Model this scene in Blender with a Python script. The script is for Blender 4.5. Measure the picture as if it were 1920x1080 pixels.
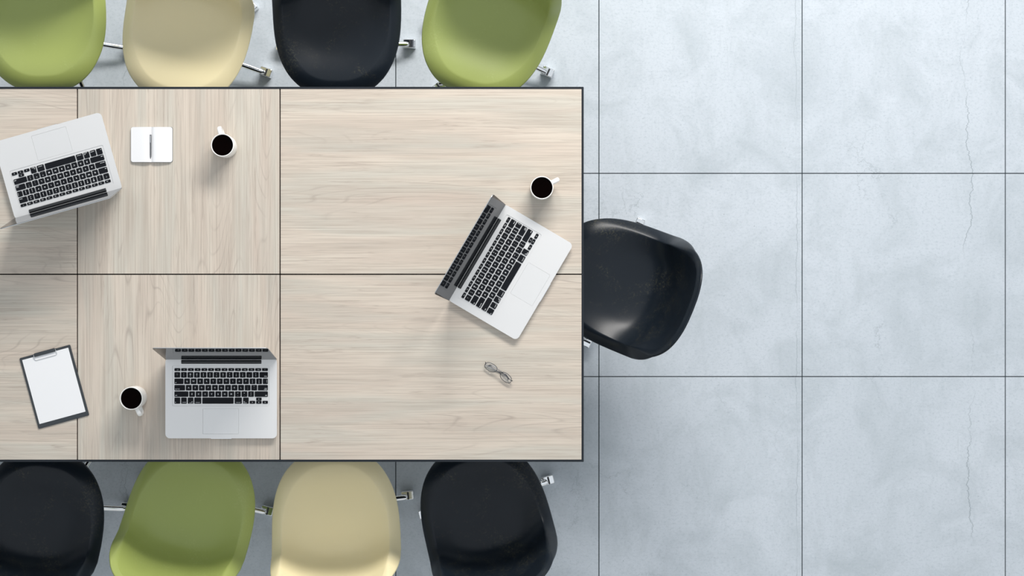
import bpy, bmesh, math, random
from math import sin, cos, pi, radians as R
from mathutils import Vector, Matrix, noise
random.seed(7)
for o in list(bpy.data.objects): bpy.data.objects.remove(o)
scene = bpy.context.scene
COL = scene.collection

# ---------------------------------------------------------------- camera, light, exposure
H, F, TZ = 6.54, 3730.0, 0.74          # camera height, focal length in px (1920 wide), table top height
cam_data = bpy.data.cameras.new('camera'); cam = bpy.data.objects.new('camera', cam_data); COL.objects.link(cam)
cam.location = (0, 0, H); cam_data.lens = 36 * F / 1920; cam_data.sensor_width = 36
scene.camera = cam
scene.view_settings.view_transform = 'Standard'; scene.view_settings.look = 'None'
scene.view_settings.gamma = 1; scene.view_settings.use_curve_mapping = False
scene.view_settings.exposure = 0.0
world = bpy.data.worlds.new('world'); scene.world = world; world.use_nodes = True
world.node_tree.nodes['Background'].inputs[0].default_value = (0.88, 0.94, 1.0, 1)
world.node_tree.nodes['Background'].inputs[1].default_value = 0.87
win = bpy.data.lights.new('window_daylight', 'AREA'); win.shape = 'RECTANGLE'; win.size = 2.6; win.size_y = 0.95
win.energy = 238; win.color = (1.0, 0.97, 0.93)
wo = bpy.data.objects.new('window_daylight', win); COL.objects.link(wo)
wo.location = (.80, 3.35, 3.2)
wo.rotation_euler = (Vector((0.2, 0.0, 1.5)) - wo.location).to_track_quat('-Z', 'Y').to_euler()

def P(px, py, z=0.0):
    k = (H - z) / F
    return Vector(((px - 960) * k, (540 - py) * k, z))

# ---------------------------------------------------------------- helpers
def tag(o, label=None, cat=None, group=None, kind=None):
    if label: o['label'] = label
    if cat: o['category'] = cat
    if group: o['group'] = group
    if kind: o['kind'] = kind
    return o
def empty(name, loc=(0, 0, 0), rz=0):
    o = bpy.data.objects.new(name, None); COL.objects.link(o); o.location = loc; o.rotation_euler = (0, 0, rz)
    o.empty_display_size = .05; return o
def link(name, me, parent=None, loc=(0, 0, 0), rot=(0, 0, 0)):
    o = bpy.data.objects.new(name, me); COL.objects.link(o); o.parent = parent
    o.location = loc; o.rotation_euler = rot; return o
def mesh_of(name, bm, mat, smooth=False, angle=None):
    bmesh.ops.recalc_face_normals(bm, faces=bm.faces[:])
    if smooth:
        lim = R(angle or 40)
        for f in bm.faces: f.smooth = len(f.verts) <= 4
        for e in bm.edges:
            if len(e.link_faces) == 2 and e.calc_face_angle(0) > lim: e.smooth = False
    me = bpy.data.meshes.new(name); bm.to_mesh(me); bm.free()
    if mat: me.materials.append(mat)
    return me
def part(name, bm, mat, parent=None, smooth=True, angle=None, loc=(0, 0, 0), rot=(0, 0, 0)):
    return link(name, mesh_of(name, bm, mat, smooth, angle), parent, loc, rot)
def copy_tree(o, parent=None):
    c = o.copy(); COL.objects.link(c); c.parent = parent
    for ch in list(o.children): copy_tree(ch, c)
    return c
def rr(w, h, r, seg=4, cx=0, cy=0):
    pts = []
    for (sx, sy, a0) in ((1, 1, 0), (-1, 1, pi/2), (-1, -1, pi), (1, -1, 3*pi/2)):
        for i in range(seg + 1):
            a = a0 + i * pi / 2 / seg
            pts.append((cx + sx*(w/2 - r) + r*cos(a), cy + sy*(h/2 - r) + r*sin(a)))
    return pts
def prism(bm, pts, z0, z1, ch=0.0, chb=0.0, cen=None):
    """solid from an outline, with a chamfer ch on top and chb at the bottom"""
    n = len(pts)
    cx = sum(p[0] for p in pts)/n; cy = sum(p[1] for p in pts)/n
    w = max(p[0] for p in pts) - min(p[0] for p in pts); h = max(p[1] for p in pts) - min(p[1] for p in pts)
    def ring(ins, z):
        sx = (w - 2*ins)/w; sy = (h - 2*ins)/h
        return [bm.verts.new((cx + (x-cx)*sx, cy + (y-cy)*sy, z)) for x, y in pts]
    rings = []
    if chb: rings.append(ring(chb, z0)); rings.append(ring(chb*.3, z0 + chb*.3)); rings.append(ring(0, z0 + chb))
    else: rings.append(ring(0, z0))
    if ch: rings.append(ring(0, z1 - ch)); rings.append(ring(ch*.3, z1 - ch*.3)); rings.append(ring(ch, z1))
    else: rings.append(ring(0, z1))
    for a, b in zip(rings, rings[1:]):
        for i in range(n): bm.faces.new((a[i], a[(i+1) % n], b[(i+1) % n], b[i]))
    bm.faces.new(list(reversed(rings[0]))); bm.faces.new(rings[-1])
def holed(bm, outer, holes, z0, z1):
    """plate with holes"""
    for z in (z0, z1):
        es = []
        for loop in [outer] + holes:
            vs = [bm.verts.new((x, y, z)) for x, y in loop]
            for i in range(len(vs)): es.append(bm.edges.new((vs[i], vs[(i+1) % len(vs)])))
        bmesh.ops.triangle_fill(bm, edges=es, use_beauty=True)
    for loop in [outer] + holes:
        n = len(loop)
        a = [bm.verts.new((x, y, z0)) for x, y in loop]; b = [bm.verts.new((x, y, z1)) for x, y in loop]
        for i in range(n): bm.faces.new((a[i], a[(i+1) % n], b[(i+1) % n], b[i]))
    bmesh.ops.remove_doubles(bm, verts=bm.verts[:], dist=1e-6)
def lathe(bm, prof, seg=48, closed=False, xf=None):
    rings = []
    for r, z in prof:
        if r < 1e-6: rings.append([bm.verts.new((0, 0, z))])
        else: rings.append([bm.verts.new((r*cos(2*pi*i/seg), r*sin(2*pi*i/seg), z)) for i in range(seg)])
    for a, b in zip(rings, rings[1:]):
        for i in range(seg):
            j = (i+1) % seg
            if len(a) == 1 and len(b) == 1: continue
            if len(a) == 1: bm.faces.new((a[0], b[i], b[j]))
            elif len(b) == 1: bm.faces.new((a[i], a[j], b[0]))
            else: bm.faces.new((a[i], a[j], b[j], b[i]))
def tube(bm, pts, r, seg=8, closed=False, ry=None, side=None):
    """round (or oval: r across, ry up) tube along points"""
    pts = [Vector(p) for p in pts]; n = len(pts); ry = ry or r
    rings = []
    for i, p in enumerate(pts):
        if closed: t = pts[(i+1) % n] - pts[i-1]
        else: t = pts[min(i+1, n-1)] - pts[max(i-1, 0)]
        t.normalize()
        up = Vector((0, 0, 1)) if abs(t.z) < .95 else Vector((0, 1, 0))
        s = Vector(side) if side else t.cross(up).normalized(); u = s.cross(t).normalized()
        rings.append([bm.verts.new(p + s*r*cos(2*pi*k/seg) + u*ry*sin(2*pi*k/seg)) for k in range(seg)])
    pairs = list(zip(rings, rings[1:])) + ([(rings[-1], rings[0])] if closed else [])
    for a, b in pairs:
        for k in range(seg): bm.faces.new((a[k], a[(k+1) % seg], b[(k+1) % seg], b[k]))
    if not closed: bm.faces.new(list(reversed(rings[0]))); bm.faces.new(rings[-1])

# ---------------------------------------------------------------- materials
def mat(name, col, rough=.5, metal=0.0, **kw):
    m = bpy.data.materials.new(name); m.use_nodes = True
    b = m.node_tree.nodes['Principled BSDF']
    b.inputs['Base Color'].default_value = (*col, 1); b.inputs['Roughness'].default_value = rough
    b.inputs['Metallic'].default_value = metal
    for k, v in kw.items(): b.inputs[k.replace('_', ' ')].default_value = v
    return m
class N:
    """tiny node helper"""
    def __init__(s, m): s.t = m.node_tree; s.b = s.t.nodes['Principled BSDF']
    def n(s, typ, **kw):
        x = s.t.nodes.new('ShaderNode' + typ)
        for k, v in kw.items():
            if k.startswith('i_'):
                key = k[2:].replace('_', ' '); key = int(key) if key.isdigit() else key
                if isinstance(v, bpy.types.NodeSocket): s.t.links.new(v, x.inputs[key])
                else: x.inputs[key].default_value = v
            else: setattr(x, k, v)
        return x
    def math(s, op, a, b=None, c=None, clamp=False):
        x = s.t.nodes.new('ShaderNodeMath'); x.operation = op; x.use_clamp = clamp
        for i, v in enumerate((a, b, c)):
            if v is None: continue
            if isinstance(v, bpy.types.NodeSocket): s.t.links.new(v, x.inputs[i])
            else: x.inputs[i].default_value = v
        return x.outputs[0]
    def noise(s, vec, scale, detail=4, rough=.5, dist=0):
        return s.n('TexNoise', i_Vector=vec, i_Scale=scale, i_Detail=detail, i_Roughness=rough, i_Distortion=dist).outputs['Fac']
    def mapping(s, vec, loc=(0, 0, 0), sc=(1, 1, 1)):
        return s.n('Mapping', i_Vector=vec, i_Location=loc, i_Scale=sc).outputs[0]
    def ramp(s, fac, stops):
        x = s.n('ValToRGB', i_Fac=fac); cr = x.color_ramp
        while len(cr.elements) < len(stops): cr.elements.new(.5)
        for e, (p, c) in zip(cr.elements, stops):
            e.position = p; e.color = (*c, 1) if len(c) == 3 else c
        return x.outputs[0]
    def mix(s, fac, a, b, mode='MIX'):
        x = s.t.nodes.new('ShaderNodeMix'); x.data_type = 'RGBA'; x.blend_type = mode
        for i, v in ((0, fac), (6, a), (7, b)):
            if isinstance(v, bpy.types.NodeSocket): s.t.links.new(v, x.inputs[i])
            elif i == 0: x.inputs[0].default_value = v
            else: x.inputs[i].default_value = (*v, 1)
        return x.outputs[2]
    def to(s, out, name): s.t.links.new(out, s.b.inputs[name])

def concrete():
    m = mat('pale_concrete', (.5, .53, .56), .42); g = N(m)
    pos = g.n('NewGeometry').outputs['Position']
    big = g.noise(pos, 1.1, 3, .55)
    midn = g.noise(g.mapping(pos, (3, 1, 0)), 4.5, 6, .68, .6)
    streak = g.noise(g.mapping(pos, (1, 5, 0), (8, 2.6, 1)), 1.6, 6, .7, .5)
    fine = g.noise(g.mapping(pos, (0, 0, 0), (1, 1.5, 1)), 95, 6, .85)
    col = g.mix(g.math('MULTIPLY', g.ramp(big, [(.35, (0, 0, 0)), (.68, (1, 1, 1))]), .55), (.560, .608, .664), (.462, .512, .562))
    col = g.mix(g.ramp(midn, [(.45, (0, 0, 0)), (.72, (.8, .8, .8))]), col, (.405, .455, .495))
    col = g.mix(g.ramp(streak, [(.50, (0, 0, 0)), (.75, (.38, .38, .38))]), col, (.39, .44, .475))
    col = g.mix(g.ramp(fine, [(.30, (.8, .8, .8)), (.49, (0, 0, 0))]), col, (.33, .39, .44))
    col = g.mix(g.ramp(fine, [(.58, (0, 0, 0)), (.75, (.5, .5, .5))]), col, (.70, .75, .78))
    # small dark pits
    vor = g.n('TexVoronoi', i_Vector=pos, i_Scale=30.0, i_Randomness=1.0)
    pit = g.math('LESS_THAN', vor.outputs['Distance'], .05)
    pick = g.math('GREATER_THAN', g.n('SeparateColor', i_Color=vor.outputs['Color']).outputs[0], .88)
    col = g.mix(g.math('MULTIPLY', g.math('MULTIPLY', pit, pick), .55), col, (.22, .26, .29))
    # wandering hairline cracks running along y
    sx = g.n('SeparateXYZ', i_Vector=pos)
    for x0, amp, sc, off, wd, st in ((1.50, .10, 2.2, 3.1, .0022, .8), (.935, .035, 3.0, 8.7, .0016, .6), (-1.26, .07, 3.4, 1.3, .0018, .7), (2.6, .1, 2, 5.5, .0018, .6)):
        cmb = g.n('CombineXYZ', i_X=off, i_Y=sx.outputs[1], i_Z=0.0).outputs[0]
        w = g.math('SUBTRACT', g.noise(cmb, sc, 10, .68), .5)
        d = g.math('ABSOLUTE', g.math('SUBTRACT', g.math('SUBTRACT', sx.outputs[0], x0), g.math('MULTIPLY', w, amp*2)))
        hit = g.math('SUBTRACT', 1.0, g.math('DIVIDE', d, wd), clamp=True)
        br = g.ramp(g.noise(g.mapping(pos, (off, off, 0)), 3.0, 3, .6), [(.38, (0, 0, 0)), (.55, (1, 1, 1))])
        col = g.mix(g.math('MULTIPLY', g.math('MULTIPLY', hit, br), st), col, (.20, .24, .27))
    # branching cracks, only in patches
    dv = g.n('VectorMath', operation='ADD', i_0=pos, i_1=g.n('VectorMath', operation='SCALE', i_0=g.n('TexNoise', i_Vector=pos, i_Scale=5.0, i_Detail=8.0, i_Roughness=.65).outputs['Color'], i_Scale=.22).outputs[0]).outputs[0]
    ve = g.n('TexVoronoi', feature='DISTANCE_TO_EDGE', i_Vector=dv, i_Scale=3.6)
    line = g.math('SUBTRACT', 1.0, g.math('DIVIDE', ve.outputs['Distance'], .006), clamp=True)
    patch = g.ramp(g.noise(g.mapping(pos, (9, 4, 0)), 2.3, 4, .6), [(.53, (0, 0, 0)), (.64, (1, 1, 1))])
    col = g.mix(g.math('MULTIPLY', g.math('MULTIPLY', line, patch), .55), col, (.24, .28, .31))
    # scuffs: short slanted pale-grey scratches
    rot = g.n('Mapping', i_Vector=pos, i_Rotation=(0, 0, R(-20)), i_Scale=(60, 3.0, 1)).outputs[0]
    sc = g.noise(rot, 1.0, 2, .5)
    sp = g.ramp(g.noise(g.mapping(pos, (2, 7, 0)), 1.9, 3, .5), [(.56, (0, 0, 0)), (.66, (1, 1, 1))])
    col = g.mix(g.math('MULTIPLY', g.math('MULTIPLY', g.ramp(sc, [(.66, (0, 0, 0)), (.74, (1, 1, 1))]), sp), .3), col, (.36, .40, .44))
    g.to(col, 'Base Color')
    bmp = g.n('Bump', i_Height=fine, i_Strength=.10, i_Distance=.002)
    g.to(bmp.outputs[0], 'Normal')
    g.to(g.math('ADD', g.math('MULTIPLY', midn, .25), .34), 'Roughness')
    return m

def wood(name, off):
    """grain runs along local x"""
    m = mat(name, (0.524, 0.466, 0.408), .42); g = N(m)
    co = g.n('TexCoord').outputs['Object']
    base = g.mapping(co, off)
    band = g.noise(g.mapping(base, (0, 0, 0), (.55, 5.2, 1)), 1.5, 3, .55, .15)
    band2 = g.noise(g.mapping(base, (4, 9, 0), (.9, 16, 1)), 1.6, 3, .6, .2)
    col = g.ramp(band, [(.30, (0.472, 0.449, 0.394)), (.42, (0.561, 0.481, 0.407)), (.50, (0.598, 0.527, 0.448)), (.58, (0.528, 0.495, 0.430)), (.72, (0.547, 0.458, 0.389))])
    col = g.mix(g.ramp(band2, [(.42, (0, 0, 0)), (.70, (.55, .55, .55))]), col, (0.468, 0.407, 0.344))
    fib = g.noise(g.mapping(base, (1, 2, 0), (2.2, 150, 1)), 1.6, 4, .65, .1)
    col = g.mix(g.ramp(fib, [(.46, (0, 0, 0)), (.68, (.75, .75, .75))]), col, (0.402, 0.347, 0.290))
    col = g.mix(g.ramp(fib, [(.28, (.35, .35, .35)), (.45, (0, 0, 0))]), col, (0.654, 0.597, 0.507))
    # cathedral lines: contours of a long smooth field
    field = g.noise(g.mapping(base, (7, 3, 0), (.75, 6.5, 1)), 1.1, 1.6, .35, .12)
    fr = g.math('FRACT', g.math('MULTIPLY', field, 34.0))
    ln = g.math('SUBTRACT', 1.0, g.math('DIVIDE', g.math('ABSOLUTE', g.math('SUBTRACT', fr, .5)), .11), clamp=True)
    msk = g.ramp(g.noise(g.mapping(base, (2, 6, 0), (.9, 5, 1)), 1.7, 3, .6), [(.46, (0, 0, 0)), (.62, (1, 1, 1))])
    brk = g.ramp(g.noise(g.mapping(base, (0, 0, 0), (9, 40, 1)), 1.2, 3, .6), [(.35, (.5, .5, .5)), (.6, (1, 1, 1))])
    col = g.mix(g.math('MULTIPLY', g.math('MULTIPLY', g.math('MULTIPLY', ln, msk), brk), .62), col, (0.322, 0.270, 0.233))
    vn = g.noise(g.mapping(base, (3, 8, 0), (.7, 24, 1)), 1.5, 5, .62, .15)
    vl = g.math('SUBTRACT', 1.0, g.math('DIVIDE', g.math('ABSOLUTE', g.math('SUBTRACT', vn, .52)), .016), clamp=True)
    vm = g.ramp(g.noise(g.mapping(base, (5, 1, 0), (2.0, 9, 1)), 1.5, 3, .6), [(.45, (0, 0, 0)), (.60, (1, 1, 1))])
    col = g.mix(g.math('MULTIPLY', g.math('MULTIPLY', vl, vm), .75), col, (.38, .32, .27))
    # a few small knots
    vo = g.n('TexVoronoi', i_Vector=g.mapping(base, (0, 0, 0), (1, 1.9, 1)), i_Scale=3.2)
    kn = g.math('SUBTRACT', 1.0, g.math('DIVIDE', vo.outputs['Distance'], .030), clamp=True)
    col = g.mix(g.math('MULTIPLY', kn, .5), col, (0.284, 0.237, 0.200))
    g.to(col, 'Base Color')
    g.to(g.n('Bump', i_Height=fib, i_Strength=.06, i_Distance=.001).outputs[0], 'Normal')
    return m

def shell_mat(name, col, worn, rough, spec=.5, amt=.5):
    m = mat(name, col, rough); g = N(m)
    co = g.n('TexCoord').outputs['Object']
    a = g.noise(co, 9, 6, .7, .5)
    b = g.noise(co, 160, 3, .8)
    c = g.mix(g.math('MULTIPLY', g.math('MULTIPLY', g.ramp(a, [(.52, (0, 0, 0)), (.68, (1, 1, 1))]), g.ramp(b, [(.5, (0, 0, 0)), (.62, (1, 1, 1))])), amt), col, worn)
    g.to(c, 'Base Color'); g.b.inputs['Specular IOR Level'].default_value = spec
    g.to(g.math('ADD', g.math('MULTIPLY', a, .12), rough - .06), 'Roughness')
    return m

M = dict(
    concrete=concrete(),
    joint=mat('dark_joint', (.045, .06, .07), .9),
    wall=mat('white_wall', (.72, .72, .71), .8),
    frame=mat('anthracite_metal', (.014, .018, .024), .5, Specular_IOR_Level=.25),
    gap=mat('dark_gap', (.010, .010, .010), .9, Specular_IOR_Level=.1),
    alu=mat('brushed_aluminium', (.79, .782, .775), .45, .62),
    alu_pad=mat('trackpad_aluminium', (.78, .775, .77), .45, .62),
    alu_dark=mat('aluminium_back', (.50, .52, .54), .35, .8),
    glass=mat('screen_glass', (.016, .018, .022), .03, Specular_IOR_Level=.10),
    hinge=mat('hinge_plastic', (.024, .026, .029), .36),
    key=mat('black_key', (.006, .007, .010), .45, Specular_IOR_Level=.15),
    legend=mat('white_print', (.78, .80, .82), .6),
    china=mat('white_china', (.88, .87, .85), .12),
    coffee=mat('black_coffee', (.0015, .0004, .0003), .02, Specular_IOR_Level=.02),
    paper=mat('white_paper', (.79, .795, .81), .75),
    cover=mat('notebook_cover', (.10, .13, .14), .5),
    pen=mat('grey_pen', (.16, .165, .175), .3, .5),
    board=mat('clipboard_black', (.030, .036, .042), .5),
    chrome=mat('chrome', (.86, .87, .88), .07, 1.0),
    chrome_dark=mat('chrome_shadow_gap', (.05, .052, .055), .35, .6),
    glasses=mat('grey_frame', (.07, .075, .085), .25, .4),
    green=shell_mat('green_plastic', (.37, .435, .125), (.50, .57, .23), .40, .5, .35),
    cream=shell_mat('cream_plastic', (.90, .79, .49), (.92, .85, .60), .40, .5, .3),
    black=shell_mat('black_plastic', (.009, .0135, .020), (.10, .095, .06), .33, .28, .5),
)
lens = mat('lens_glass', (.93, .96, 1.0), .02); lb = lens.node_tree.nodes['Principled BSDF']
lb.inputs['Transmission Weight'].default_value = 1.0; lb.inputs['IOR'].default_value = 1.1
M['lens'] = lens
def brushed(m):
    g = N(m); co = g.n('TexCoord').outputs['Object']
    n = g.noise(g.mapping(co, (0, 0, 0), (4, 900, 4)), 2.0, 3, .6)
    g.to(g.math('ADD', g.math('MULTIPLY', n, .10), g.b.inputs['Roughness'].default_value - .05), 'Roughness')
for k in ('alu', 'alu_pad', 'alu_dark', 'board', 'frame', 'paper', 'china'):
    if k in ('alu', 'alu_pad', 'alu_dark'): brushed(M[k])

# ---------------------------------------------------------------- floor of separate tiles
T = 0.6681
bm = bmesh.new(); prism(bm, [(-5.73, -4.3), (5.63, -4.3), (5.63, 3.72), (-5.73, 3.72)], -.05, -.004)
floor = part('floor', bm, M['joint'], None, False); tag(floor, kind='structure')
floor['label'] = 'pale blue-grey concrete tile floor with thin dark joints'
WH = 6.9
def wall(name, pts, hole=None):
    bm = bmesh.new()
    prism(bm, pts, -.05, WH); return tag(part(name, bm, M['wall'], None, False), kind='structure')
wall('wall_left', [(-5.83, -4.3), (-5.73, -4.3), (-5.73, 3.72), (-5.83, 3.72)])
wall('wall_right', [(5.63, -4.3), (5.73, -4.3), (5.73, 3.72), (5.63, 3.72)])
wall('wall_front', [(-5.83, -4.4), (5.73, -4.4), (5.73, -4.3), (-5.83, -4.3)])
bm = bmesh.new()       # wall with the big window the daylight comes through
holed(bm, [(-5.83, -.05), (5.73, -.05), (5.73, WH), (-5.83, WH)], [[(-.5, 2.2), (2.7, 2.2), (2.7, 3.9), (-.5, 3.9)]], 0, .12)
bm.transform(Matrix.Translation((0, 3.84, 0)) @ Matrix.Rotation(pi/2, 4, 'X'))
tag(part('wall_back', bm, M['wall'], None, False), kind='structure')
bm = bmesh.new()
holed(bm, [(-.5, 2.2), (2.7, 2.2), (2.7, 3.9), (-.5, 3.9)], [[(-.44, 2.26), (1.07, 2.26), (1.07, 3.84), (-.44, 3.84)], [(1.13, 2.26), (2.64, 2.26), (2.64, 3.84), (1.13, 3.84)]], .03, .09)
bm.transform(Matrix.Translation((0, 3.84, 0)) @ Matrix.Rotation(pi/2, 4, 'X'))
tag(part('window_1', bm, M['frame'], None, False), kind='structure')
bm = bmesh.new(); q = T - .0030
prism(bm, rr(q, q, .001, 1), -.02, 0.0, .0005)
tile_me = mesh_of('tile', bm, M['concrete'])
for i in range(-9, 8):
    for j in range(-7, 5):
        link('tile', tile_me, floor, (.2858 + T*(i + .5), .3768 + T*(j + .5), random.uniform(-.0004, 0)))

# ---------------------------------------------------------------- table
tx0, tx1 = -2.152, (1094.5-960)/643.1
ty0, ty1 = (540-866)/643.1, (540-162.8)/643.1
tcx, tcy = (tx0+tx1)/2, (ty0+ty1)/2
table = empty('meeting_table', (tcx, tcy, 0))
tag(table, 'long meeting table with pale wood panels and thin dark metal edge, chairs on three sides', 'table')
def tbl(x, y): return (x - tcx, y - tcy)
bm = bmesh.new(); fw = .0062
W_, D_ = tx1-tx0, ty1-ty0
holed(bm, rr(W_, D_, .0015, 1), [rr(W_-2*fw, D_-2*fw, .0005, 1)], TZ-.032, TZ+.0004)
part('edge_frame', bm, M['frame'], table, False)
bm = bmesh.new(); prism(bm, rr(W_-2*fw, D_-2*fw, .0005, 1), TZ-.03, TZ-.016)
part('support_board', bm, M['gap'], table, False)
gx = [tx0+fw, (-424+565+4-960)/643.1, (525-960)/643.1, tx1-fw]
gx[1] = (145-960)/643.1
gy = [ty0+fw, (540-514.3)/643.1, ty1-fw]
k = 0
offs = [(0, 0, 0), (3.3, 1.7, 0), (7.1, 4.2, 0), (11.4, 2.9, 0), (5.6, 8.8, 0), (1.9, 12.3, 0)]
for c in range(3):
    for r_ in range(2):
        g_ = .0017
        x0 = gx[c] + (g_ if c else .0002); x1 = gx[c+1] - (g_ if c < 2 else .0002)
        y0 = gy[r_] + (g_ if r_ else .0002); y1 = gy[r_+1] - (g_ if r_ < 1 else .0002)
        w, d = x1-x0, y1-y0
        vert = (c == 1)
        bm = bmesh.new()
        prism(bm, rr(d if vert else w, w if vert else d, .0006, 1), -.016, 0, .0004)
        lx, ly = tbl((x0+x1)/2, (y0+y1)/2)
        part('top_panel', bm, wood('pale_wood_%s' % 'abcdef'[k], offs[k]), table, False, loc=(lx, ly, TZ), rot=(0, 0, pi/2 if vert else 0))
        k += 1
for sx in (-1, 0, 1):
    for sy in (-1, 1):
        bm = bmesh.new(); prism(bm, rr(.05, .05, .004, 2), 0, TZ-.032)
        part('leg', bm, M['frame'], table, loc=(sx*(W_/2 - .06), sy*(D_/2 - .06), 0))
for sy in (-1, 1):
    bm = bmesh.new(); prism(bm, rr(W_-.17, .03, .002, 1), TZ-.075, TZ-.0325)
    part('rail', bm, M['frame'], table, loc=(0, sy*(D_/2-.06), 0))

# ---------------------------------------------------------------- chairs
def spline(pts, n):
    """Catmull-Rom through pts resampled to n+1 points evenly by length"""
    P_ = [Vector(p) for p in pts]; P_ = [2*P_[0]-P_[1]] + P_ + [2*P_[-1]-P_[-2]]
    fine = []
    for i in range(1, len(P_)-2):
        for t in range(20):
            t /= 20
            a, b, c, d = P_[i-1:i+3]
            fine.append(.5*((2*b) + (c-a)*t + (2*a-5*b+4*c-d)*t*t + (3*b-a-3*c+d)*t**3))
    fine.append(P_[-2])
    L = [0]
    for a, b in zip(fine, fine[1:]): L.append(L[-1]+(b-a).length)
    out = []; j = 0
    for i in range(n+1):
        s = L[-1]*i/n
        while j < len(L)-2 and L[j+1] < s: j += 1
        f = (s-L[j])/max(1e-9, L[j+1]-L[j]); out.append(fine[j].lerp(fine[j+1], min(1, f)))
    return out, L[-1]
PROF = [(-.212, .418), (-.185, .432), (-.13, .436), (-.05, .427), (.03, .421), (.085, .424), (.125, .438), (.155, .472), (.176, .525), (.193, .595), (.206, .675), (.216, .755)]
prof, LEN = spline(PROF, 200)
def smooth(a, b, x):
    t = max(0, min(1, (x-a)/(b-a))); return t*t*(3-2*t)
def shell_point(p, q, r, cr=.835):
    """p lateral -1..1, q -1..1 along the profile, r ring 0..1"""
    s = (q+1)/2; f = s*200; i = max(0, min(199, int(f))); t = f - i
    c = prof[i].lerp(prof[i+1], t)
    a = prof[max(0, i-12)]; b = prof[min(200, i+13)]
    tg = (b-a).normalized(); nr = Vector((-tg.y, tg.x))         # up / forward
    half = .198 - .012*smooth(.55, 1, s) - .006*smooth(.35, 0, s)
    # bowl depth along the length
    dep = .012 + .036*smooth(.15, .55, s) + .010*math.exp(-((s-.62)/.12)**2) - .018*smooth(.7, 1, s)
    rb = min(r, cr)/cr
    lat = abs(p)
    off = dep * (min(1, lat/cr))**2.3
    off += .005*smooth(.6, 1, rb)
    if r > cr:
        u = (r-cr)/(1-cr)
        drop = (.027 - .017*smooth(.55, .9, s))
        off -= drop*(.45*u + .55*u*u)
        if abs(q) > .75: pass
    x = half*p
    return Vector((x, c.x + nr.x*off, c.y + nr.y*off))
def shell_pt2(p, q, r):
    cr = .835 + .105*smooth(.45, .95, q)
    rr_ = r/.835*cr if r <= .835 else cr + (r-.835)/.165*(1-cr)
    return shell_point(p*rr_, q*rr_, rr_, cr)
def build_shell():
    bm = bmesh.new(); NR, NT = 26, 96
    rings = [[bm.verts.new(shell_point(0, 0, 0))]]
    radii = [.06, .13, .2, .28, .36, .44, .51, .57, .62, .66, .70, .735, .765, .79, .81, .823, .835, .845, .858, .875, .895, .92, .945, .968, .986, 1.0]
    for r in radii:
        ring = []
        for k in range(NT):
            th = 2*pi*k/NT
            c, s = cos(th), sin(th); n_ = 3.2 - .6*smooth(0, 1, -s)
            p = math.copysign(abs(c)**(2/n_), c); q = math.copysign(abs(s)**(2/n_), s)
            # circular near the centre, squarish at the rim
            m_ = smooth(0, .6, r)
            p = c*(1-m_)+p*m_; q = s*(1-m_)+q*m_
            # even out spacing at the corners
            ring.append(bm.verts.new(shell_pt2(p, q, r)))
        rings.append(ring)
    for k in range(NT): bm.faces.new((rings[0][0], rings[1][k], rings[1][(k+1) % NT]))
    for a, b in zip(rings[1:], rings[2:]):
        for k in range(NT): bm.faces.new((a[k], b[k], b[(k+1) % NT], a[(k+1) % NT]))
    bmesh.ops.recalc_face_normals(bm, faces=bm.faces[:])
    if bm.faces[0].normal.z < 0: bmesh.ops.reverse_faces(bm, faces=bm.faces[:])
    bm.normal_update()
    # thickness
    top = [v for v in bm.verts]; low = {}
    nor = {v: v.normal.copy() for v in top}
    for v in top: low[v] = bm.verts.new(v.co - nor[v]*.0065)
    fs = bm.faces[:]
    for f in fs: bm.faces.new([low[v] for v in reversed(f.verts)])
    # rounded lip
    mid = [bm.verts.new((v.co + low[v].co)/2 + (v.co - rings[-2][k].co).normalized()*.0028) for k, v in enumerate(rings[-1])]
    for k in range(NT):
        j = (k+1) % NT; a, b = rings[-1][k], rings[-1][j]
        bm.faces.new((a, mid[k], mid[j], b)); bm.faces.new((mid[k], low[a], low[b], mid[j]))
    for f in bm.faces: f.smooth = True
    me = bpy.data.meshes.new('seat_shell'); bm.to_mesh(me); bm.free()
    return me
shell_me = build_shell()
def box_bm(sx, sy, z0, z1, r=.002, ch=.0015, seg=2, cx=0, cy=0):
    bm = bmesh.new(); prism(bm, rr(sx, sy, r, seg, cx, cy), z0, z1, ch); return bm
# leg bar along +x: flat rounded channel
def leg_me():
    bm = bmesh.new()
    st = [(.022, .100), (.06, .092), (.12, .075), (.17, .062), (.192, .057), (.200, .056), (.2045, .055), (.2065, .0545)]
    rings = []
    for i, (x, z) in enumerate(st):
        k = 1 if i < 5 else (.93, .75, .42)[i-5]
        w, h = .0088*k, .008
        rings.append([bm.verts.new((x, w*cos(2*pi*j/16)*(1.0), z + h*(.72 if sin(2*pi*j/16) > 0 else 1)*sin(2*pi*j/16))) for j in range(16)])
    for a, b in zip(rings, rings[1:]):
        for j in range(16): bm.faces.new((a[j], a[(j+1) % 16], b[(j+1) % 16], b[j]))
    bm.faces.new(rings[0]); bm.faces.new(rings[-1])
    return mesh_of('leg', bm, M['chrome'], True, 50)
LEG = leg_me()
bm = bmesh.new(); prism(bm, rr(.040, .028, .0035, 3, .208, .0045), .0, .042, .002); FOOT = mesh_of('foot', bm, M['chrome'], True, 60)
bm = bmesh.new(); prism(bm, rr(.006, .024, .001, 1, .2105, .0035), .0415, .0428); SLOT = mesh_of('foot_slot', bm, M['chrome_dark'])
bm = bmesh.new(); lathe(bm, [(0, .078), (.024, .078), (.027, .082), (.027, .108), (.022, .114), (0, .114)], 24); HUB = mesh_of('hub', bm, M['chrome'], True)
bm = bmesh.new(); lathe(bm, [(0, .1145), (.014, .1145), (.014, .36), (.02, .365), (.02, .39), (0, .39)], 24); COLM = mesh_of('column', bm, M['chrome'], True)
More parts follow.
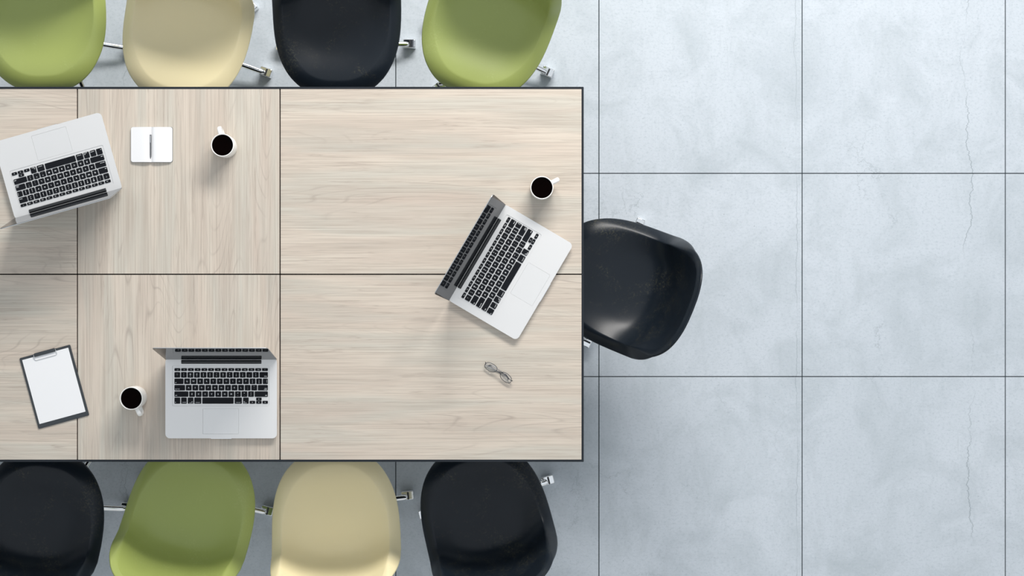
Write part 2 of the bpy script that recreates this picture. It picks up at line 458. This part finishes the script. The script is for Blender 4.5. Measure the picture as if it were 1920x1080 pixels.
bm = bmesh.new(); prism(bm, rr(.14, .14, .02, 3), .3905, .4075, .002); MNT = mesh_of('mounting_plate', bm, M['frame'], True)
SH = {}
for c in ('green', 'cream', 'black'):
    SH[c] = shell_me.copy(); SH[c].materials.clear(); SH[c].materials.append(M[c])
def chair(color, px, py, rot, phi, label, group, sh=(0, 0)):
    w = P(px, py, .04); t = empty('shell_chair', (w.x, w.y, 0), R(rot)); tag(t, label, 'chair', group)
    so = Matrix.Rotation(-R(rot), 3, 'Z') @ Vector((sh[0]/612, -sh[1]/612, 0))
    link('seat_shell', SH[color], t, so)
    link('hub', HUB, t); link('column', COLM, t); link('mounting_plate', MNT, t)
    for a in (phi-31, phi+31, phi+149, phi+211):
        l = link('leg', LEG, t, rot=(0, 0, R(a - rot)))
        f = link('foot', FOOT, l)
        link('foot_gap', SLOT, l)
    return t
CH = 'moulded shell chairs around the table'
chair('green', 125, 75, 2, -39, 'green shell chair at the left end of the upper row, next to a cream chair', CH, (8, 0))
chair('cream', 384, 98, -13, 12, 'cream shell chair in the upper row between a green and a black chair', CH)
chair('black', 648, 84, 0, 31, 'black shell chair in the upper row, between the cream and a green chair', CH, (4, 0))
chair('green', 917, 87, -20, 6.5, 'green shell chair at the right end of the upper row, turned askew', CH, (-4, 0))
chair('black', 119, 945, 172, 27, 'black shell chair at the left end of the lower row, below the clipboard', CH, (11, 0))
chair('green', 384, 931, 166, 17, 'green shell chair in the lower row between black and cream chairs', CH, (12, 0))
chair('cream', 645, 942, 183, 36, 'cream shell chair in the lower row beside the black chair at the table corner', CH, (4, 0))
chair('black', 912, 932, 195, 45, 'black shell chair at the right end of the lower row near table corner', CH, (-2, 0))
chair('black', 1150, 530, -112, 34, 'black shell chair standing alone at the short right end of the table', CH, (-8, 0))

# ---------------------------------------------------------------- laptops
LW, LD, LZ = .3245, .2345, .0155      # base size; deck height
def laptop():
    root = empty('laptop')
    y_front, y_back = -.1148, -.1148 + LD
    yc = (y_front + y_back)/2
    well = rr(.2815, .1180, .004, 3, -.0012, .0380)
    pad = rr(.1045, .0740, .002, 2, -.001, -.0650)
    slot = rr(.2335, .0120, .0015, 2, .0005, .1078)
    bm = bmesh.new()
    prism(bm, rr(LW-.004, LD-.004, .012, 5, 0, yc), .001, LZ-.0022, 0, .003)
    holed(bm, rr(LW, LD, .0135, 6, 0, yc), [well, pad, slot], LZ-.0022, LZ)
    part('base', bm, M['alu'], root, True, 30)
    bm = bmesh.new(); prism(bm, rr(.2809, .1174, .0038, 3, -.0012, .0380), LZ-.0021, LZ-.0011)
    part('keyboard_tray', bm, M['alu'], root)
    bm = bmesh.new(); prism(bm, rr(.1040, .0735, .0018, 2, -.001, -.0650), LZ-.0021, LZ-.0003, .0002)
    part('trackpad', bm, M['alu_pad'], root)
    bm = bmesh.new(); prism(bm, rr(.060, .0022, .001, 2, 0, y_front-.0001), LZ-.006, LZ-.0005)
    tag(part('opening_notch', bm, M['chrome'], root), 'bright notch at the front edge')
    for x in (-.12, .12):
        for y in (y_front+.03, y_back-.03):
            bm = bmesh.new(); lathe(bm, [(0, 0), (.005, 0), (.006, .0012), (0, .0012)], 12); part('rubber_foot', bm, M['hinge'], root, loc=(x, y, 0))
    # hinge cover: dark bar in the slot
    bm = bmesh.new(); prism(bm, rr(.2325, .0110, .0015, 2, .0005, .1078), LZ-.002, LZ-.0002)
    lathe(bm, [(0, -.1162), (.0045, -.1162), (.0050, -.1157), (.0050, .1157), (.0045, .1162), (0, .1162)], 24)
    for v in bm.verts[-(24*4+2):]: v.co = Vector((v.co.z + .0005, v.co.x + .1078, v.co.y + LZ-.0015))
    part('hinge_cover', bm, M['hinge'], root)
    # keys
    u, kw, kh = .01904, .0163, .0157
    X0, X1, YT = -.1357, .1357, .0893
    rowy = [YT-.0042, YT-.0195, YT-.0382, YT-.0568, YT-.0754, YT-.0944]
    keys = []
    fw_ = (X1-X0-13*.0028)/14
    fn = ['esc'] + ['F%d' % i for i in range(1, 13)] + ['^']
    for i in range(14): keys.append((X0+i*(fw_+.0028), fw_, rowy[0], .0080, fn[i], 'f'))
    def row(y, first, labels, last, spec=None):
        x = X0
        if first: keys.append((x, first[0], y, kh, first[1], 'l')); x += first[0] + u - kw
        for s in labels: keys.append((x, kw, y, kh, s, 'c')); x += u
        if last: keys.append((x, X1-x, y, kh, last, 'r'))
    row(rowy[1], None, ['~\n`', '!\n1', '@\n2', '#\n3', '$\n4', '%\n5', '^\n6', '&\n7', '*\n8', '(\n9', ')\n0', '_\n-', '+\n='], 'delete')
    row(rowy[2], (.0257, 'tab'), list('QWERTYUIOP') + ['{\n[', '}\n]'], '|\n\\')
    row(rowy[3], (.0305, 'caps lock'), list('ASDFGHJKL') + [':\n;', '"\n\''], 'enter\nreturn')
    row(rowy[4], (.0402, 'shift'), list('ZXCVBNM') + ['<\n,', '>\n.', '?\n/'], 'shift')
    def kx(a, b): return ((a-414.5)/645, (b-a)/645)
    y5, h5 = rowy[5], .0178
    for a, b, s, al in ((327, 337.6, 'fn', 'l'), (339.5, 349.8, 'control', 'r'), (352, 362.3, 'alt\noption', 'r'), (364.2, 377, 'command', 'b'), (379.2, 437.7, '', 'c'), (440, 453.2, 'command', 'b'), (455.7, 466, 'alt\noption', 'l')):
        x, w = kx(a, b); keys.append((x, w, y5, h5, s, al))
    for a, b, yy, s in ((468, 478.3, y5-.0047, 'LEFT'), (480.2, 490.3, y5+.0046, 'UP'), (480.2, 490.3, y5-.0047, 'DOWN'), (492.1, 502.1, y5-.0047, 'RIGHT')):
        x, w = kx(a, b); keys.append((x, w, yy, .0084, s, 'a'))
    cache = {}
    def text_me(body, size, al, ay='CENTER'):
        key = (body, size, al)
        if key in cache: return cache[key]
        cu = bpy.data.curves.new('legend', 'FONT'); cu.body = body; cu.size = size; cu.resolution_u = 1
        cu.align_x = al; cu.align_y = ay; cu.space_line = .95; cu.offset = size*.02
        ob = bpy.data.objects.new('t', cu); COL.objects.link(ob)
        dg = bpy.context.evaluated_depsgraph_get()
        me = bpy.data.meshes.new_from_object(ob.evaluated_get(dg)); me.name = 'legend'
        bpy.data.objects.remove(ob); bpy.data.curves.remove(cu)
        me.materials.clear(); me.materials.append(M['legend']); cache[key] = me
        return me
    kcache = {}
    for (x, w, y, h, s, al) in keys:
        kk = (round(w, 4), round(h, 4))
        if kk not in kcache:
            bm = bmesh.new(); prism(bm, rr(w, h, .0019, 3), 0, .0024, .0004); kcache[kk] = mesh_of('key', bm, M['key'], True, 50)
        ko = link('key', kcache[kk], root, (x+w/2, y, LZ-.0011))
        if not s: continue
        zt = .00252
        if al == 'a':
            bm = bmesh.new(); a0 = {'LEFT': pi, 'RIGHT': 0, 'UP': pi/2, 'DOWN': -pi/2}[s]
            vs = [bm.verts.new((.0016*cos(a0+2*pi*i/3), .0016*sin(a0+2*pi*i/3), 0)) for i in range(3)]; bm.faces.new(vs)
            part('legend', bm, M['legend'], ko, False, loc=(0, 0, zt))
        elif al == 'f': link('legend', text_me(s, .0037, 'CENTER'), ko, (.001 if len(s) > 1 else 0, -.0002, zt))
        elif al == 'c': link('legend', text_me(s, .0062 if '\n' not in s else .0054, 'CENTER'), ko, (0, 0, zt))
        elif al == 'l': link('legend', text_me(s, .0036, 'LEFT'), ko, (-w/2+.0018, -h/2+.0042, zt))
        elif al == 'b': link('legend', text_me(s, .0032, 'CENTER'), ko, (0, -h/2+.004, zt))
        elif al == 'r':
            m_ = text_me(s, .0036 if '\\' not in s else .0054, 'RIGHT'); link('legend', m_, ko, (w/2-.0018, -h/2+.0042 if '\\' not in s else 0, zt))
    # lid, leaning back 8.8 degrees past upright
    lid = empty('lid_pivot'); bpy.data.objects.remove(lid)
    LL, LT = .2195, .0020
    rot = (R(90-10.2), 0, 0)      # local xy plane -> upright; local +z faces the user? flipped below
    # build the lid lying in x (width) / y (length from hinge), front face towards -z, then stand it up
    def lidpts(w, l, r, y0=0):
        pts = [(w/2, y0), ]
        for i in range(7): a = i*pi/2/6; pts.append((w/2-r+r*cos(a), y0+l-r+r*sin(a)))
        for i in range(7): a = pi/2+i*pi/2/6; pts.append((-w/2+r+r*cos(a), y0+l-r+r*sin(a)))
        pts.append((-w/2, y0)); return pts
    hy = .1148                      # inner face of the lid at the deck
    tilt = R(90-10.2)
    mat4 = Matrix.Translation((0, hy, LZ+.0006)) @ Matrix.Rotation(tilt, 4, 'X')
    # rotation about X by +81.2deg maps local y to up/back and local z to -y (towards the user)
    bm = bmesh.new(); prism(bm, lidpts(LW, LL, .012), -LT, 0, .0004, .0006); bm.transform(mat4)
    ld = part('lid', bm, M['alu_dark'], root, True, 30)
    bm = bmesh.new(); prism(bm, lidpts(LW-.0006, LL-.0006, .0117, .0002), .0, .0006); bm.transform(mat4)
    part('screen', bm, M['glass'], ld, True, 30)
    bm = bmesh.new(); lathe(bm, [(0, 0), (.0012, 0), (.0012, .0001), (0, .0001)], 10)
    bm.transform(mat4 @ Matrix.Translation((0, LL-.008, .0005))); part('camera_lens', bm, M['hinge'], ld)
    return root
lap = laptop()
lap.location = ((414.5-960)/645, (540-748)/645, TZ+.0001)
tag(lap, 'open silver laptop square to the table, beside the mug near the lower edge', 'laptop', 'open silver laptops on the table')
for (px, py, a, lb_) in ((108, 309.5, 195.8, 'open silver laptop at the far left, keyboard turned toward the upper row of chairs'),
                         (958.5, 511, 59.5, 'open silver laptop angled toward the single black chair at the table end')):
    c = copy_tree(lap); c.location = ((px-960)/645, (540-py)/645, TZ+.0001); c.rotation_euler = (0, 0, R(a)); c['label'] = lb_

# ---------------------------------------------------------------- mugs
def mug():
    root = empty('coffee_mug')
    r, h, w = .0330, .0800, .0026
    bm = bmesh.new()
    lathe(bm, [(0, .0015), (r-.007, .0015), (r-.006, 0), (r-.003, 0), (r-.0005, .003), (r, .008), (r, h-.0012), (r-.0005, h-.0003), (r-w/2, h), (r-w+.0005, h-.0003), (r-w, h-.0015), (r-w, .012), (r-w-.006, .006), (0, .005)], 64)
    part('body', bm, M['china'], root, True, 50)
    bm = bmesh.new()
    pts = [(r-.0012, .064), (r+.008, .0665), (r+.016, .066), (r+.0205, .060), (r+.0215, .050), (r+.0195, .036), (r+.014, .024), (r+.006, .018), (r-.0012, .0165)]
    tube(bm, [(x, 0, z) for x, z in spline([(a, b) for a, b in pts], 22)[0]] if False else [(v.x, 0, v.y) for v in spline(pts, 22)[0]], .0062, 12, ry=.0030, side=(0, 1, 0))
    part('handle', bm, M['china'], root, True)
    bm = bmesh.new(); lathe(bm, [(0, h-.0062), (r-w-.0012, h-.0062), (r-w-.0003, h-.0056), (r-w-.0003, h-.010), (0, h-.010)], 48)
    part('coffee', bm, M['coffee'], root, True)
    return root
mg = mug()
spots = [((-.8331, .4109), 102.6, 'white mug of black coffee next to the open notebook'),
         ((-1.0953, -.3176), -65, 'white mug of black coffee between clipboard and laptop'),
         ((.0859, .2885), 28, 'white mug of black coffee near the right table edge above the angled laptop')]
for i, (xy, a, lb_) in enumerate(spots):
    c = mg if i == 0 else copy_tree(mg)
    c.location = (*xy, TZ+.0001); c.rotation_euler = (0, 0, R(a)); tag(c, lb_, 'mug', 'white coffee mugs on the table')

# ---------------------------------------------------------------- notebook and pen
nb = empty('notebook', ((284-960)/644, (540-271)/644, TZ+.0001)); tag(nb, 'small open blank notebook with rounded corners, white pages', 'notebook')
NW, ND = .1205, .1020
bm = bmesh.new(); prism(bm, rr(NW+.001, ND+.001, .006, 4), 0, .0012); part('cover', bm, M['cover'], nb)
def page_block(sgn):
    bm = bmesh.new(); n = 14; m_ = 12
    def hz(t): return .0012 + .0030 + .0046*sin(pi*min(1, t*1.0)**.6) * (1-.25*t) + (.0012 if t > .8 else 0)*0
    def ylim(t):   # rounded outer corners
        x = t*NW/2; rr_ = .0065; d = x-(NW/2-rr_)
        return ND/2 - (rr_ - math.sqrt(max(0, rr_*rr_-d*d)) if d > 0 else 0)
    ts = [i/n*.88 for i in range(n)] + [.89, .92, .945, .965, .98, .992, 1.0]
    top, bot = [], []
    for t in ts:
        yl = ylim(t); x = sgn*(t*NW/2*.995 + .0002)
        top.append([bm.verts.new((x, -yl+2*yl*j/m_, hz(t)+.0012)) for j in range(m_+1)])
        bot.append([bm.verts.new((x, -yl+2*yl*j/m_, .0013 + (.0016*smooth(.5, 1, t)))) for j in range(m_+1)])
    for A, fl in ((top, 0), (bot, 1)):
        for a, b in zip(A, A[1:]):
            for j in range(m_): bm.faces.new((a[j], b[j], b[j+1], a[j+1]))
    for i in range(len(ts)-1):
        for j in (0, m_): bm.faces.new((top[i][j], top[i+1][j], bot[i+1][j], bot[i][j]))
    for i in (0, len(ts)-1):
        for j in range(m_): bm.faces.new((top[i][j], top[i][j+1], bot[i][j+1], bot[i][j]))
    return bm
for s in (-1, 1): part('pages', page_block(s), M['paper'], nb, True, 45)
pen = empty('pen', ((283-960)/643.5, (540-275)/643.5, TZ+.0085)); tag(pen, 'slim dark grey pen lying in the fold of the notebook', 'pen')
bm = bmesh.new()
lathe(bm, [(0, -.036), (.0006, -.0355), (.0020, -.030), (.0024, -.024), (.0024, .012), (.0025, .0125), (.0025, .034), (.0020, .0352), (0, .0354)], 16)
bm.transform(Matrix.Rotation(-pi/2, 4, 'X')); part('barrel', bm, M['pen'], pen)
bm = bmesh.new(); prism(bm, rr(.0013, .02, .0005, 1, 0, .021), .0026, .0034); part('clip', bm, M['chrome'], pen)

# ---------------------------------------------------------------- clipboard
cb = empty('clipboard', ((101.5-960)/643.6, (540-725.3)/643.6, TZ+.0001), R(15.2)); tag(cb, 'black clipboard with a blank white sheet near the lower left table corner', 'clipboard')
CW, CHh = .153, .2135
bm = bmesh.new(); prism(bm, rr(CW, CHh, .003, 3), 0, .0030, .0006); part('board', bm, M['board'], cb)
bm = bmesh.new(); prism(bm, rr(.139, .193, .0004, 1, -.0002, .003), .0031, .0037); part('paper_sheet', bm, M['paper'], cb, False)
bm = bmesh.new(); prism(bm, rr(.062, .0105, .0015, 2, 0, CHh/2-.0030), .0038, .0090, .002); cl = part('clip', bm, M['board'], cb)
bm = bmesh.new()
yt, yb, hw = CHh/2-.002, CHh/2-.0190, .0335
pts = [(-hw+.001, yt, .0075), (-hw, yt-.006, .0068), (-hw, yb+.004, .0050), (-hw+.0015, yb+.0012, .0047), (-hw+.004, yb, .0046), (hw-.004, yb, .0046), (hw-.0015, yb+.0012, .0047), (hw, yb+.004, .0050), (hw, yt-.006, .0068), (hw-.001, yt, .0075)]
tube(bm, pts, .00085, 8); part('wire', bm, M['chrome'], cl)

# ---------------------------------------------------------------- eyeglasses
ga = -34.5
eg = empty('eyeglasses', ((934.5-960)/645, (540-698.5)/645, TZ), R(ga)); tag(eg, 'folded eyeglasses with thin grey rims lying on the wood', 'glasses')
def oval(cx, a, b, n=28, pw=2.35, skew=0):
    out = []
    for i in range(n):
        t = 2*pi*i/n; c, s = cos(t), sin(t)
        out.append((cx + a*math.copysign(abs(c)**(2/pw), c), b*math.copysign(abs(s)**(2/pw), s) + skew*c*b))
    return out
tl = R(24)
def tilted(x, y, z=0):    # lens plane leaning: lower edge rests near the table
    return Vector((x, y*cos(tl) - z*sin(tl), .0125 + y*sin(tl) + z*cos(tl)))
for s in (-1, 1):
    ov = oval(s*.0265, .0188, .0125, skew=-.15*s)
    bm = bmesh.new(); tube(bm, [tilted(x, y) for x, y in ov], .00085, 8, closed=True)
    rim = part('rim', bm, M['glasses'], eg)
    bm = bmesh.new()
    vs = [[bm.verts.new(tilted(s*.0265+(x-s*.0265)*k, y*k, .0006+.0016*(1-k*k)-th)) for x, y in ov] for th in (0, .001) for k in (.97, .6, .25)]
    for a, b in ((0, 1), (1, 2), (3, 4), (4, 5), (0, 3)):
        for i in range(28): bm.faces.new((vs[a][i], vs[a][(i+1) % 28], vs[b][(i+1) % 28], vs[b][i]))
    bm.faces.new(vs[2]); bm.faces.new(vs[5])
    part('lens', bm, M['lens'], eg)
    # temple folded behind the lenses
    bm = bmesh.new(); z_ = .0042 if s < 0 else .0065
    e = tilted(s*.046, .002)
    pts = [e, Vector((s*.0475, .003, e.z-.003)), Vector((s*.044, -.001+.002*s, z_)), Vector((s*.010, .0035 + .003*s, z_-.001)), Vector((-s*.022, .007, z_-.0015)), Vector((-s*.032, .0035, .0016)), Vector((-s*.036, -.002, .0014))]
    sp = [Vector(p) for p in pts]
    tube(bm, sp, .0011, 8, ry=.0014); part('temple', bm, M['glasses'], eg)
bm = bmesh.new(); tube(bm, [tilted(-.0085, .000), tilted(-.004, .002, .001), tilted(.004, .002, .001), tilted(.0085, .000)], .0014, 8); part('bridge', bm, M['glasses'], eg)
